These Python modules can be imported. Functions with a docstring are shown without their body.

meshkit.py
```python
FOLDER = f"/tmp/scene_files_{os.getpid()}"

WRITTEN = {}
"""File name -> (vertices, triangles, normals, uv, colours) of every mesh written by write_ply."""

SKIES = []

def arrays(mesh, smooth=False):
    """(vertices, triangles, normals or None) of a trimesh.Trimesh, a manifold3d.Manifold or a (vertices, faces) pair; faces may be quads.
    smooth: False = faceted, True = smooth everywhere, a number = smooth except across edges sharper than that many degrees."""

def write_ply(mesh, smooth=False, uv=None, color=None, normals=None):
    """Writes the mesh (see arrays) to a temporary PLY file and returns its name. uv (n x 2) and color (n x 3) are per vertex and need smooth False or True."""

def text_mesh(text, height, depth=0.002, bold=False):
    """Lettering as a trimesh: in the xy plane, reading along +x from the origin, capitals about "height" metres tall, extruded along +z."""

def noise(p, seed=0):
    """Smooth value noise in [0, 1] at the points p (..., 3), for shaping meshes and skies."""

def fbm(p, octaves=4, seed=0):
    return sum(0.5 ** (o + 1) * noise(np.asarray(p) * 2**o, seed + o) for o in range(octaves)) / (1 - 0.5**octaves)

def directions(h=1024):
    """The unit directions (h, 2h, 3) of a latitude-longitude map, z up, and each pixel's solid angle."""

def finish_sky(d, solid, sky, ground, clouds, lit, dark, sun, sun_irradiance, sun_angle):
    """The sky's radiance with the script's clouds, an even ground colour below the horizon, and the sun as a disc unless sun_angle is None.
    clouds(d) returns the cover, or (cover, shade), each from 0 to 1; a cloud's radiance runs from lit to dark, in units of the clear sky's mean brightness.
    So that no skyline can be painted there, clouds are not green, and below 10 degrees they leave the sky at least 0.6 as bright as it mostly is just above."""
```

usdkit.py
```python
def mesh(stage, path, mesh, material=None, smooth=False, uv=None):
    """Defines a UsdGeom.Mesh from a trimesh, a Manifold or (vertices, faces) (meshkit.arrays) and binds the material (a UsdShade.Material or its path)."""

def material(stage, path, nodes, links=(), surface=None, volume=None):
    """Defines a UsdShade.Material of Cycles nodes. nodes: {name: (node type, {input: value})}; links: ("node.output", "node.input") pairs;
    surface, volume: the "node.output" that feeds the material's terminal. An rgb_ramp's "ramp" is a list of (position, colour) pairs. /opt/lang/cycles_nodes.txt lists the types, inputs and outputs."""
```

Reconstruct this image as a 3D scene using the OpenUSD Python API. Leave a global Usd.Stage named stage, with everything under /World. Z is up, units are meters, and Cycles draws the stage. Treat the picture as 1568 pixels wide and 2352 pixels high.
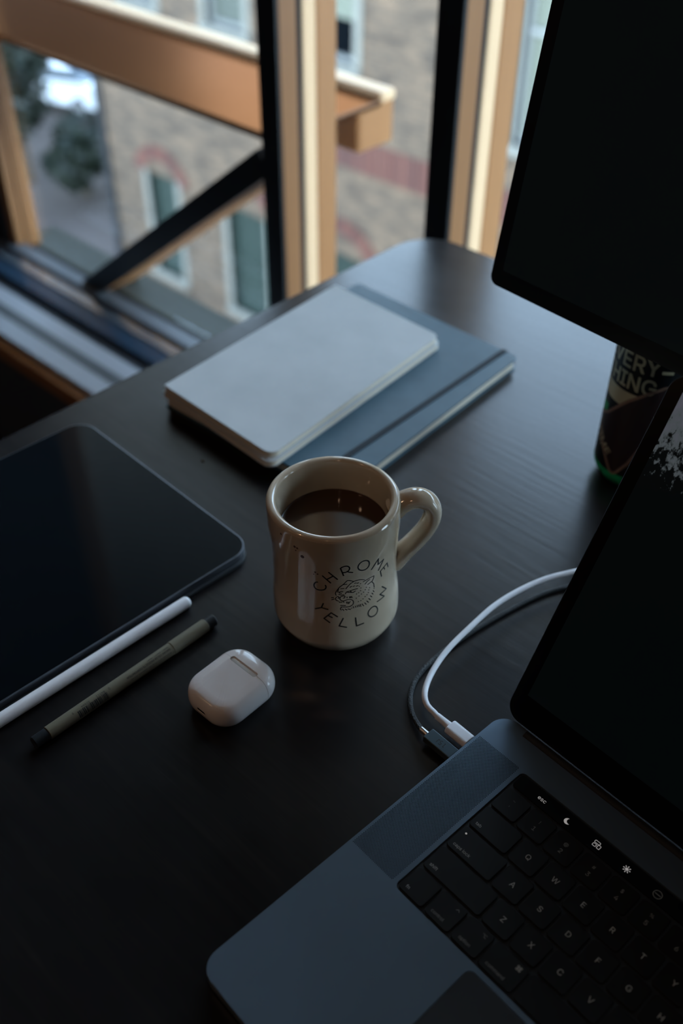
import math
import numpy as np
import trimesh
import manifold3d as m3
import shapely
from shapely import geometry as sg
from shapely import affinity
from scipy.interpolate import PchipInterpolator, CubicSpline
import meshkit
import usdkit
from pxr import Usd, UsdGeom, UsdLux, UsdShade, Gf, Sdf, Vt

# World: x runs to the right along the window wall, y points out of the window, z is up; z = 0 is the desk top.
stage = Usd.Stage.CreateInMemory()
UsdGeom.SetStageUpAxis(stage, 'Z')
UsdGeom.SetStageMetersPerUnit(stage, 1.0)
UsdGeom.Xform.Define(stage, '/World')

# ---------------------------------------------------------------- camera, sky, lamps
PITCH, ROLL, YAW = 0.7097420, 0.0068314, math.radians(43.2)
CAM_H, FOCAL_PX = 0.524181, 2305.748
EXPOSURE = 0.0
SKY = 8.5
cp, sp, cr, sr, cyw, syw = math.cos(PITCH), math.sin(PITCH), math.cos(ROLL), math.sin(ROLL), math.cos(YAW), math.sin(YAW)
turn = np.array([[cyw, -syw, 0], [syw, cyw, 0], [0, 0, 1]])
r0, u0, f0 = np.array([1, 0, 0.0]), np.array([0, sp, cp]), np.array([0, cp, -sp])
cam_r, cam_u, cam_f = turn @ (cr * r0 + sr * u0), turn @ (-sr * r0 + cr * u0), turn @ f0
cam = UsdGeom.Camera.Define(stage, '/World/camera')
cam.AddTransformOp().Set(Gf.Matrix4d(*cam_r, 0, *cam_u, 0, *(-cam_f), 0, 0, 0, CAM_H, 1))
cam.CreateHorizontalApertureAttr(24.0)
cam.CreateVerticalApertureAttr(36.0)
cam.CreateFocalLengthAttr(FOCAL_PX / 1568 * 24.0)
cam.CreateFStopAttr(4.2)
cam.CreateFocusDistanceAttr(0.608)
cam.CreateExposureAttr(EXPOSURE)
cam.CreateClippingRangeAttr((0.02, 1000.0))

# a clear sky: pale and bright low down, deeper blue and dimmer towards the zenith, the same all round
usdkit.material(stage, '/World/Looks/sky', {
    't': ('texture_coordinate', {}), 's': ('separate_xyz', {}), 'r': ('rgb_ramp', {'ramp': [(0.0, (0.64, 0.84, 1.0)), (0.3, (0.58, 0.79, 1.0)), (0.55, (0.44, 0.62, 0.85)), (1.0, (0.24, 0.38, 0.62))]}),
    'b': ('background_shader', {'strength': SKY})},
    [('t.generated', 's.vector'), ('s.z', 'r.fac'), ('r.color', 'b.color')], surface='b.background')
sky = UsdLux.DomeLight.Define(stage, '/World/sky')
sky.CreateIntensityAttr(1.0)
UsdShade.MaterialBindingAPI.Apply(sky.GetPrim()).Bind(UsdShade.Material.Get(stage, '/World/Looks/sky'))

def bulb(name, loc, power, radius=0.03, color=(1.0, 0.60, 0.36)):
    s = UsdLux.SphereLight.Define(stage, '/World/' + name)
    s.CreateRadiusAttr(radius)
    s.CreateIntensityAttr(power)
    s.CreateColorAttr(Gf.Vec3f(*color))
    s.AddTranslateOp().Set(Gf.Vec3d(*loc))

# small warm bulbs hanging in the room above and behind the camera
bulb('ceiling_bulb', (-0.75, -0.55, 1.40), 92)
bulb('ceiling_bulb_001', (0.25, -0.60, 1.40), 70)
bulb('ceiling_bulb_002', (-1.5, -1.5, 1.40), 92)

# ---------------------------------------------------------------- materials
def mat(name, nodes, links=(), surface='p.BSDF', volume=None):
    return usdkit.material(stage, '/World/Looks/' + name, nodes, links, surface=surface, volume=volume)

def plain(name, color, rough=0.5, metal=0.0, **kw):
    return mat(name, {'p': ('principled_bsdf', dict(base_color=color, roughness=rough, metallic=metal, **kw))})

def speckled(name, c1, c2, scale, rough=0.6, detail=4.0, stretch=(1, 1, 1), bump=0.0, metal=0.0, **kw):
    """a noise between two colours, in metres"""
    n = {'g': ('geometry', {}), 'm': ('mapping', {'scale': stretch}), 'n': ('noise_texture', {'scale': scale, 'detail': detail}),
         'r': ('rgb_ramp', {'ramp': [(0.3, c1), (0.7, c2)]}), 'p': ('principled_bsdf', dict(roughness=rough, metallic=metal, **kw))}
    l = [('g.position', 'm.vector'), ('m.vector', 'n.vector'), ('n.fac', 'r.fac'), ('r.color', 'p.base_color')]
    if bump:
        n['b'] = ('bump', {'strength': 1.0, 'distance': bump})
        l += [('n.fac', 'b.height'), ('b.normal', 'p.normal')]
    return mat(name, n, l)

M = {}
M['desk'] = mat('desk', {
    'g': ('geometry', {}), 'm': ('mapping', {'scale': (9.0, 160.0, 60.0)}), 'n': ('noise_texture', {'scale': 1.0, 'detail': 6.0, 'roughness': 0.6, 'distortion': 0.4}),
    'r': ('rgb_ramp', {'ramp': [(0.3, (0.0035, 0.0032, 0.0035)), (0.55, (0.006, 0.005, 0.005)), (0.75, (0.010, 0.008, 0.007))]}),
    'm2': ('mapping', {'scale': (5.0, 9.0, 5.0)}), 'n2': ('noise_texture', {'scale': 1.0, 'detail': 5.0}),
    'rr': ('map_range', {'from_min': 0.3, 'from_max': 0.7, 'to_min': 0.23, 'to_max': 0.29}),
    'b': ('bump', {'strength': 0.5, 'distance': 0.00025}), 'p': ('principled_bsdf', {'specular_ior_level': 0.43})},
    [('g.position', 'm.vector'), ('m.vector', 'n.vector'), ('n.fac', 'r.fac'), ('r.color', 'p.base_color'), ('g.position', 'm2.vector'), ('m2.vector', 'n2.vector'),
     ('n2.fac', 'rr.value'), ('rr.result', 'p.roughness'), ('n.fac', 'b.height'), ('b.normal', 'p.normal')])
M['room_wall'] = plain('room_wall', (0.07, 0.085, 0.10), 0.8)
M['room_ceiling'] = plain('room_ceiling', (0.13, 0.13, 0.13), 0.9)
M['room_floor'] = speckled('room_floor', (0.012, 0.014, 0.018), (0.022, 0.024, 0.03), 6.0, 0.45)
M['black_frame'] = plain('black_frame', (0.006, 0.008, 0.010), 0.45)
M['gasket'] = plain('gasket', (0.006, 0.007, 0.008), 0.8)
M['bronze'] = speckled('bronze', (0.3654, 0.161, 0.05742), (0.4176, 0.1914, 0.07134), 3.0, 0.38, stretch=(6, 6, 0.6))
M['sunlit_strip'] = plain('sunlit_strip', (0.8265, 0.5481, 0.3132), 0.5)  # sunlight on the window frame, put into a paler colour
M['sill_white'] = plain('sill_white', (0.4785, 0.522, 0.5742), 0.35)
M['sill_groove'] = plain('sill_groove', (0.1218, 0.1392, 0.1479), 0.6)
M['sill_navy'] = plain('sill_navy', (0.0174, 0.0348, 0.05655), 0.25)
M['sill_grey'] = plain('sill_grey', (0.1131, 0.1305, 0.1479), 0.45)
M['ledge_grey'] = plain('ledge_grey', (0.0522, 0.05742, 0.04785), 0.7, specular_ior_level=0.2)
M['sill_bright'] = plain('sill_bright', (0.4785, 0.5394, 0.609), 0.16, 0.9)
M['glass'] = mat('glass', {'f': ('layer_weight', {'blend': 0.5}), 'w': ('math', {'math_type': 'power', 'value2': 5.0}), 'k': ('math', {'math_type': 'multiply_add', 'value2': 0.9, 'value3': 0.035}),
                           't': ('transparent_bsdf', {'color': (0.96, 0.97, 0.97)}), 'g': ('glossy_bsdf', {'color': (1, 1, 1), 'roughness': 0.0}), 'x': ('mix_closure', {})},
                 [('f.facing', 'w.value1'), ('w.value', 'k.value1'), ('k.value', 'x.fac'), ('t.BSDF', 'x.closure1'), ('g.BSDF', 'x.closure2')], surface='x.closure')
M['space_grey'] = plain('space_grey', (0.135, 0.185, 0.24), 0.45, 0.75)
M['lid_grey'] = plain('lid_grey', (0.018, 0.021, 0.026), 0.5, 0.6)
M['rubber'] = plain('rubber', (0.008, 0.009, 0.01), 0.7)
M['key_black'] = plain('key_black', (0.006, 0.007, 0.008), 0.5, specular_ior_level=0.25)
M['key_well'] = plain('key_well', (0.03, 0.04, 0.05), 0.5, 0.4)
M['dark_hole'] = plain('dark_hole', (0.003, 0.004, 0.005), 0.9, specular_ior_level=0.0)
M['trackpad'] = plain('trackpad', (0.035, 0.04, 0.045), 0.35, 0.3)
M['screen_black'] = plain('screen_black', (0.003, 0.004, 0.005), 0.22, specular_ior_level=0.2)
M['lcd_black'] = mat('lcd_black', {'p': ('principled_bsdf', {'base_color': (0.003, 0.004, 0.005), 'roughness': 0.22, 'specular_ior_level': 0.2, 'emission_color': (0.62, 0.95, 1.0), 'emission_strength': 0.0026})})
M['legend'] = mat('legend', {'p': ('principled_bsdf', {'base_color': (0.35, 0.36, 0.34), 'roughness': 0.6, 'emission_color': (0.8, 0.85, 0.8), 'emission_strength': 0.016})})
M['legend_dim'] = mat('legend_dim', {'p': ('principled_bsdf', {'base_color': (0.2, 0.21, 0.2), 'roughness': 0.6, 'emission_color': (0.8, 0.85, 0.8), 'emission_strength': 0.008})})
M['strip_icon'] = mat('strip_icon', {'p': ('principled_bsdf', {'base_color': (0.02, 0.02, 0.02), 'roughness': 0.5, 'emission_color': (0.9, 0.85, 0.83), 'emission_strength': 0.30})})
M['ceramic'] = mat('ceramic', {'g': ('geometry', {}), 'n': ('noise_texture', {'scale': 18.0, 'detail': 3.0}), 'r': ('rgb_ramp', {'ramp': [(0.3, (0.57, 0.465, 0.335)), (0.7, (0.63, 0.52, 0.385))]}),
     'p': ('principled_bsdf', {'roughness': 0.10, 'ior': 1.6, 'coat_weight': 0.5, 'coat_roughness': 0.02})}, [('g.position', 'n.vector'), ('n.fac', 'r.fac'), ('r.color', 'p.base_color')])
M['coffee'] = plain('coffee', (0.055, 0.026, 0.014), 0.08)
M['stain'] = plain('stain', (0.10, 0.06, 0.04), 0.5)
M['print_ink'] = plain('print_ink', (0.006, 0.010, 0.012), 0.35)
M['white_cover'] = speckled('white_cover', (0.435, 0.4481, 0.4481), (0.4785, 0.4872, 0.4872), 30.0, 0.65, bump=0.00005, specular_ior_level=0.25)
M['bronze_ledge'] = speckled('bronze_ledge', (0.144, 0.071, 0.039), (0.170, 0.085, 0.046), 3.0, 0.26, metal=1.0, specular_tint=(0.60, 0.45, 0.41))
M['pages'] = speckled('pages', (0.62, 0.54, 0.42), (0.72, 0.65, 0.53), 1.0, 0.8, stretch=(20, 20, 1800))
M['teal_cover'] = speckled('teal_cover', (0.0261, 0.06525, 0.09135), (0.03654, 0.08265, 0.1131), 40.0, 0.5, bump=0.0001)
M['elastic'] = plain('elastic', (0.008, 0.014, 0.02), 0.85)
M['tablet_metal'] = plain('tablet_metal', (0.12, 0.13, 0.15), 0.35, 0.85)
M['tablet_glass'] = plain('tablet_glass', (0.003, 0.004, 0.005), 0.06, specular_ior_level=0.12)
M['folio'] = plain('folio', (0.012, 0.016, 0.02), 0.6)
M['white_plastic'] = plain('white_plastic', (0.90, 0.90, 0.92), 0.42)
M['gloss_white'] = plain('gloss_white', (0.92, 0.89, 0.88), 0.12)
M['hinge_metal'] = plain('hinge_metal', (0.75, 0.74, 0.72), 0.25, 0.5)
M['olive'] = plain('olive', (0.17, 0.155, 0.105), 0.4)
M['pen_black'] = plain('pen_black', (0.010, 0.012, 0.014), 0.3)
M['cable_white'] = plain('cable_white', (0.84, 0.86, 0.90), 0.45)
M['cable_black'] = mat('cable_black', {'g': ('geometry', {}), 'v': ('voronoi_texture', {'scale': 1100.0}), 'b': ('bump', {'strength': 1.0, 'distance': 0.0006}),
     'p': ('principled_bsdf', {'base_color': (0.012, 0.017, 0.02), 'roughness': 0.45})}, [('g.position', 'v.vector'), ('v.distance', 'b.height'), ('b.normal', 'p.normal')])
M['dark_metal'] = plain('dark_metal', (0.045, 0.07, 0.085), 0.35, 0.6)
M['steel'] = plain('steel', (0.5, 0.5, 0.5), 0.3, 1.0)
M['monitor_black'] = plain('monitor_black', (0.004, 0.005, 0.006), 0.4, specular_ior_level=0.3)
M['can_black'] = plain('can_black', (0.004, 0.005, 0.006), 0.35, specular_ior_level=0.3)
M['can_cream'] = plain('can_cream', (0.52, 0.46, 0.29), 0.35, 0.25)
M['can_green'] = plain('can_green', (0.012, 0.46, 0.17), 0.3, 0.3)
M['can_maroon'] = plain('can_maroon', (0.022, 0.008, 0.008), 0.4)
M['can_rust'] = plain('can_rust', (0.24, 0.15, 0.105), 0.4)
M['aluminium'] = plain('aluminium', (0.7, 0.7, 0.7), 0.3, 1.0)
# outside
M['brick_wall'] = mat('brick_wall', {
    'g': ('geometry', {}), 's': ('separate_xyz', {}), 'c': ('combine_xyz', {}),
    'k': ('brick_texture', {'color1': (0.099, 0.0605, 0.0360), 'color2': (0.0520, 0.0318, 0.0195), 'mortar': (0.098, 0.0730, 0.0490), 'scale': 1.0, 'mortar_size': 0.010, 'mortar_smooth': 0.2, 'brick_width': 0.24, 'row_height': 0.078}),
    'mp': ('mapping', {'scale': (1.0, 1.0, 3.2)}), 'n': ('noise_texture', {'scale': 1.9, 'detail': 6.0, 'roughness': 0.7}), 'r': ('rgb_ramp', {'ramp': [(0.34, (0.45, 0.40, 0.36)), (0.5, (1.0, 0.97, 0.93)), (0.66, (1.55, 1.45, 1.35))]}),
    'x': ('mix', {'mix_type': 'multiply', 'fac': 1.0}), 'b': ('bump', {'strength': 1.0, 'distance': 0.012, 'invert': True}), 'p': ('principled_bsdf', {'roughness': 0.85})},
    [('g.position', 's.vector'), ('s.x', 'c.x'), ('s.z', 'c.y'), ('c.vector', 'k.vector'), ('g.position', 'mp.vector'), ('mp.vector', 'n.vector'), ('n.fac', 'r.fac'), ('k.color', 'x.color1'), ('r.color', 'x.color2'),
     ('x.color', 'p.base_color'), ('k.fac', 'b.height'), ('b.normal', 'p.normal')])
M['red_brick'] = [plain('red_brick_%d' % i, c, 0.8) for i, c in enumerate([(0.08526, 0.02436, 0.01392), (0.06786, 0.01914, 0.01131), (0.09744, 0.03132, 0.01827), (0.05742, 0.0174, 0.01131)])]
M['stone'] = speckled('stone', (0.1348, 0.1261, 0.1044), (0.1696, 0.1566, 0.1305), 5.0, 0.8)
M['white_paint'] = plain('white_paint', (0.1827, 0.1783, 0.1653), 0.5)
M['green_pane'] = plain('green_pane', (0.018, 0.026, 0.0215), 0.35, specular_ior_level=0.25)
M['dark_pane'] = plain('dark_pane', (0.02, 0.025, 0.03), 0.08)
M['blind'] = plain('blind', (0.1392, 0.1436, 0.1044), 0.6)
M['sage_blind'] = plain('sage_blind', (0.0609, 0.06699, 0.0522), 0.6)
M['unit_beige'] = plain('unit_beige', (0.1914, 0.1436, 0.0957), 0.5)
M['downpipe'] = plain('downpipe', (0.012, 0.012, 0.013), 0.6, specular_ior_level=0.2)
M['asphalt'] = speckled('asphalt', (0.030, 0.0205, 0.0170), (0.050, 0.036, 0.030), 0.5, 0.9)
M['paving'] = speckled('paving', (0.087, 0.087, 0.0696), (0.1131, 0.1087, 0.087), 0.8, 0.9)
M['car_white'] = plain('car_white', (0.92, 0.93, 0.94), 0.25, coat_weight=0.6)
M['car_glass'] = plain('car_glass', (0.03, 0.045, 0.06), 0.06)
M['tyre'] = plain('tyre', (0.02, 0.02, 0.022), 0.8)
M['hub'] = plain('hub', (0.5, 0.5, 0.5), 0.3, 0.8)
M['bark'] = plain('bark', (0.06, 0.045, 0.03), 0.9)
M['leaf'] = mat('leaf', {'o': ('geometry', {}), 'r': ('rgb_ramp', {'ramp': [(0.0, (0.006, 0.011, 0.004)), (0.6, (0.014, 0.025, 0.008)), (1.0, (0.036, 0.055, 0.020))]}), 'p': ('principled_bsdf', {'roughness': 0.5}),
     't': ('translucent_bsdf', {}), 'x': ('mix_closure', {'fac': 0.25})},
    [('o.random_per_island', 'r.fac'), ('r.color', 'p.base_color'), ('r.color', 't.color'), ('p.BSDF', 'x.closure1'), ('t.BSDF', 'x.closure2')], surface='x.closure')
M['dark_render'] = plain('dark_render', (0.045, 0.042, 0.04), 0.9)
M['facade_render'] = plain('facade_render', (0.35, 0.33, 0.30), 0.8)
# the picture on the laptop's display: a pale sky over dark snowy trees
M['screen_picture'] = mat('screen_picture', {
    'g': ('geometry', {}), 's': ('separate_xyz', {}), 'm': ('mapping', {'scale': (260.0, 260.0, 110.0), 'rotation': (0.0, 0.5, 0.3)}), 'n': ('noise_texture', {'scale': 1.0, 'detail': 5.0, 'roughness': 0.65}),
    'h': ('map_range', {'from_min': 0.152, 'from_max': 0.208, 'to_min': -0.26, 'to_max': 0.34, 'clamp': True}), 'a': ('math', {'math_type': 'add'}),
    'r': ('rgb_ramp', {'ramp': [(0.0, (0.0009, 0.0016, 0.0018)), (0.53, (0.0009, 0.0016, 0.0018)), (0.60, (0.05, 0.06, 0.065)), (1.0, (0.068, 0.068, 0.088))]}),
    'p': ('principled_bsdf', {'base_color': (0.003, 0.004, 0.005), 'roughness': 0.25, 'specular_ior_level': 0.2, 'emission_strength': 1.0})},
    [('g.position', 's.vector'), ('g.position', 'm.vector'), ('m.vector', 'n.vector'), ('s.z', 'h.value'), ('n.fac', 'a.value1'), ('h.result', 'a.value2'), ('a.value', 'r.fac'), ('r.color', 'p.emission_color')])

# ---------------------------------------------------------------- the scene tree (all building below is in millimetres)
taken = {}
def free(parent, name):
    k = (parent, name)
    taken[k] = taken.get(k, -1) + 1
    return name if taken[k] == 0 else '%s_%03d' % (name, taken[k])

frames = {}
def tag(p, label=None, category=None, group=None, kind=None):
    for k, v in (('label', label), ('category', category), ('group', group), ('kind', kind)):
        if v:
            p.SetCustomDataByKey(k, v)
    return p

def thing(name, label=None, category=None, loc=(0, 0, 0), rotz=0.0, group=None, kind=None):
    path = '/World/' + free('/World', name)
    x = UsdGeom.Xform.Define(stage, path)
    x.AddTranslateOp().Set(Gf.Vec3d(*[v / 1000.0 for v in loc]))
    if rotz:
        x.AddRotateZOp().Set(rotz)
    frames[path] = (np.array(loc, float), math.radians(rotz))
    return tag(x.GetPrim(), label, category, group, kind)

def arr(mesh):
    if hasattr(mesh, 'to_mesh'):
        t = mesh.to_mesh()
        return trimesh.Trimesh(np.array(t.vert_properties[:, :3]), np.array(t.tri_verts), process=False)
    if isinstance(mesh, (list, tuple)) and isinstance(mesh[0], trimesh.Trimesh):
        return trimesh.util.concatenate(list(mesh))
    return mesh.copy()

def obj(name, mesh, m, parent=None, smooth=30, local=False, label=None, category=None, group=None, kind=None):
    """one mesh of the scene, given in world millimetres (or in the thing's own frame if local)"""
    mesh = arr(mesh)
    root = '/World' if parent is None else str(parent.GetPath())
    path = root + '/' + free(root, name)
    v = np.array(mesh.vertices, float)
    top = '/'.join(root.split('/')[:3])
    if not local and top in frames:
        loc, rz = frames[top]
        v = v - loc
        c, s = math.cos(-rz), math.sin(-rz)
        v = np.stack([c * v[:, 0] - s * v[:, 1], s * v[:, 0] + c * v[:, 1], v[:, 2]], 1)
    t = trimesh.Trimesh(v / 1000.0, mesh.faces, process=False)
    t.merge_vertices(digits_vertex=7)
    p = usdkit.mesh(stage, path, t, M[m] if isinstance(m, str) else m, smooth=smooth).GetPrim()
    return tag(p, label, category, group, kind)

# ---------------------------------------------------------------- shapes
def box(x0, x1, y0, y1, z0, z1, bev=0.0):
    if bev <= 0:
        b = trimesh.creation.box([x1 - x0, y1 - y0, z1 - z0])
        b.apply_translation([(x0 + x1) / 2, (y0 + y1) / 2, (z0 + z1) / 2])
        return b
    pts = []
    for ax in range(3):
        e = [bev, bev, bev]
        e[ax] = 0
        for sx in (0, 1):
            for sy in (0, 1):
                for sz in (0, 1):
                    pts.append([(x0 + e[0], x1 - e[0])[sx], (y0 + e[1], y1 - e[1])[sy], (z0 + e[2], z1 - e[2])[sz]])
    return trimesh.convex.convex_hull(np.array(pts))

def rrect(x0, x1, y0, y1, r, n=8):
    out = []
    for cx, cy, a in ((x1 - r, y1 - r, 0), (x0 + r, y1 - r, 90), (x0 + r, y0 + r, 180), (x1 - r, y0 + r, 270)):
        for k in range(n + 1):
            t = math.radians(a + 90.0 * k / n)
            out.append((cx + r * math.cos(t), cy + r * math.sin(t)))
    return np.array(out)

def rpoly(corners, radii, n=6):
    """a convex polygon (counter-clockwise) with rounded corners"""
    c = np.array(corners, float)
    out = []
    for i in range(len(c)):
        p, a, b, r = c[i], c[i - 1], c[(i + 1) % len(c)], radii[i]
        if r <= 0:
            out.append(p)
            continue
        d1, d2 = (a - p) / np.linalg.norm(a - p), (b - p) / np.linalg.norm(b - p)
        half = math.acos(np.clip(d1 @ d2, -1, 1)) / 2
        mid = (d1 + d2) / np.linalg.norm(d1 + d2)
        o = p + mid * r / math.sin(half)
        s1, s2 = p + d1 * r / math.tan(half) - o, p + d2 * r / math.tan(half) - o
        a1 = math.atan2(s1[1], s1[0])
        da = (math.atan2(s2[1], s2[0]) - a1 + math.pi) % (2 * math.pi) - math.pi
        out += [o + r * np.array([math.cos(a1 + da * k / n), math.sin(a1 + da * k / n)]) for k in range(n + 1)]
    return np.array(out)

def inset(poly, d):
    if d == 0:
        return poly
    g = sg.Polygon(poly).buffer(-d, join_style=1, quad_segs=8)
    return np.array(g.exterior.coords)[:-1]

def slab(poly, z0, z1, bev=0.3, top=True, bottom=True, steps=1):
    """a convex plate with rounded or chamfered rims"""
    layers = []
    for k in range(steps + 1):
        t = math.pi / 2 * k / steps
        i, h = bev * (1 - math.cos(t)), bev * (1 - math.sin(t))
        if top:
            layers.append((i, z1 - h))
        if bottom:
            layers.append((i, z0 + h))
    if not top:
        layers.append((0, z1))
    if not bottom:
        layers.append((0, z0))
    pts = [np.column_stack([inset(poly, i), np.full(len(inset(poly, i)), z)]) for i, z in layers]
    return trimesh.convex.convex_hull(np.vstack(pts))

def prism(geom, z0, z1):
    """any shapely polygon (holes too), extruded"""
    parts = []
    for g in getattr(geom, 'geoms', [geom]):
        if g.area > 0:
            e = trimesh.creation.extrude_polygon(g, z1 - z0, engine='earcut')
            e.apply_translation([0, 0, z0])
            parts.append(e)
    return trimesh.util.concatenate(parts)

def xz(mesh, y0):
    """turns a prism drawn in (x, z), extruded along its z, so that it stands up: its thickness then runs from y0 along y"""
    v = mesh.vertices.copy()
    mesh = mesh.copy()
    mesh.vertices = np.column_stack([v[:, 0], y0 + v[:, 2], v[:, 1]])
    mesh.invert()
    return mesh

def lathe(prof, n=96, centre=(0, 0)):
    """prof: (radius, z) points of a closed outline that starts and ends on the axis"""
    prof = np.array(prof, float)
    a = np.linspace(0, 2 * np.pi, n, endpoint=False)
    v = np.stack([np.outer(prof[:, 0], np.cos(a)) + centre[0], np.outer(prof[:, 0], np.sin(a)) + centre[1], np.outer(prof[:, 1], np.ones(n))], -1).reshape(-1, 3)
    f = []
    for i in range(len(prof) - 1):
        for j in range(n):
            p, q, r, s = i * n + j, i * n + (j + 1) % n, (i + 1) * n + (j + 1) % n, (i + 1) * n + j
            if prof[i + 1, 0] > 1e-9:
                f.append((p, r, s))
            if prof[i, 0] > 1e-9:
                f.append((p, q, r))
    t = trimesh.Trimesh(v, np.array(f), process=False)
    t.merge_vertices()
    if t.volume < 0:
        t.invert()
    return t

def spline(pts, n=80):
    p = np.array(pts, float)
    d = np.r_[0, np.cumsum(np.linalg.norm(np.diff(p, axis=0), axis=1))]
    return CubicSpline(d, p)(np.linspace(0, d[-1], n))

def tube(path, r, sides=16, squash=None, up=None):
    """sweeps a round (or, with squash=(a, b), an oval) section along a path, with rounded-off ends"""
    p = np.array(path, float)
    n = len(p)
    t = np.gradient(p, axis=0)
    t /= np.linalg.norm(t, axis=1, keepdims=True)
    u = np.zeros_like(p)
    u[0] = np.array(up if up is not None else (0, 0, 1.0))
    rad = np.broadcast_to(np.asarray(r, float), (n,))
    for i in range(n):
        x = u[max(i - 1, 0)] - t[i] * (u[max(i - 1, 0)] @ t[i])
        if np.linalg.norm(x) < 1e-6:
            x = np.cross(t[i], (1.0, 0, 0))
        u[i] = x / np.linalg.norm(x)
    w = np.cross(t, u)
    a = np.linspace(0, 2 * np.pi, sides, endpoint=False)
    sa, sb = squash if squash is not None else (1, 1)
    sa, sb = np.broadcast_to(sa, (n,)), np.broadcast_to(sb, (n,))
    v = p[:, None] + rad[:, None, None] * (np.cos(a)[None, :, None] * u[:, None] * sa[:, None, None] + np.sin(a)[None, :, None] * w[:, None] * sb[:, None, None])
    f = []
    for i in range(n - 1):
        for j in range(sides):
            k = (j + 1) % sides
            f += [(i * sides + j, i * sides + k, (i + 1) * sides + k), (i * sides + j, (i + 1) * sides + k, (i + 1) * sides + j)]
    v = np.vstack([v.reshape(-1, 3), p[:1], p[-1:]])
    for j in range(sides):
        k = (j + 1) % sides
        f += [(n * sides, k, j), (n * sides + 1, (n - 1) * sides + j, (n - 1) * sides + k)]
    m = trimesh.Trimesh(v, np.array(f), process=False)
    if m.volume < 0:
        m.invert()
    return m

def rod(y0, y1, r, x, z, bev=0.3, round0=0.0, round1=0.0, n=40):
    """a cylinder along y with chamfered or domed ends"""
    prof = [(0, y0)]
    if round0 > 0:
        prof += [(r * math.sin(t), y0 + round0 * (1 - math.cos(t))) for t in np.linspace(0.15, math.pi / 2, 8)]
    else:
        prof += [(r - bev, y0), (r, y0 + bev)]
    if round1 > 0:
        prof += [(r * math.sin(t), y1 - round1 * (1 - math.cos(t))) for t in np.linspace(math.pi / 2, 0.15, 8)]
    else:
        prof += [(r, y1 - bev), (r - bev, y1)]
    prof += [(0, y1)]
    m = lathe(prof, n)
    v = m.vertices.copy()
    m.vertices = np.column_stack([x + v[:, 0], v[:, 2], z + v[:, 1]])
    if m.volume < 0:
        m.invert()
    return m

def flat_print(geom, fn, depth=0.12, size=1.5):
    """shapely shapes in (s, t) laid on a surface: fn(s, t, lift) -> xyz"""
    geom = geom.simplify(0.02)
    m = prism(geom, 0.0, depth)
    v, f = trimesh.remesh.subdivide_to_size(m.vertices, m.faces, size, max_iter=8)
    return trimesh.Trimesh(fn(v[:, 0], v[:, 1], v[:, 2]), f, process=False)

def text2d(text, height, bold=False, condense=1.0):
    """lettering as a shapely shape, its origin at the baseline's start; height = cap height"""
    m = meshkit.text_mesh(text, height, 0.5, bold)
    low = m.vertices[:, 2] < 0.25
    tri = m.faces[low[m.faces].all(1)]
    g = shapely.union_all([sg.Polygon(m.vertices[t, :2]).buffer(1e-4) for t in tri])
    return affinity.scale(g, condense, 1, origin=(0, 0))

def strokes(lines, width):
    return shapely.union_all([sg.LineString(l).buffer(width / 2, quad_segs=4) if len(l) > 1 else sg.Point(l[0]).buffer(width / 2, quad_segs=4) for l in lines])

def smooth_line(l, n=6):
    if len(l) < 4:
        return l
    return [tuple(p) for p in spline(l, n * (len(l) - 1))]

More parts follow.
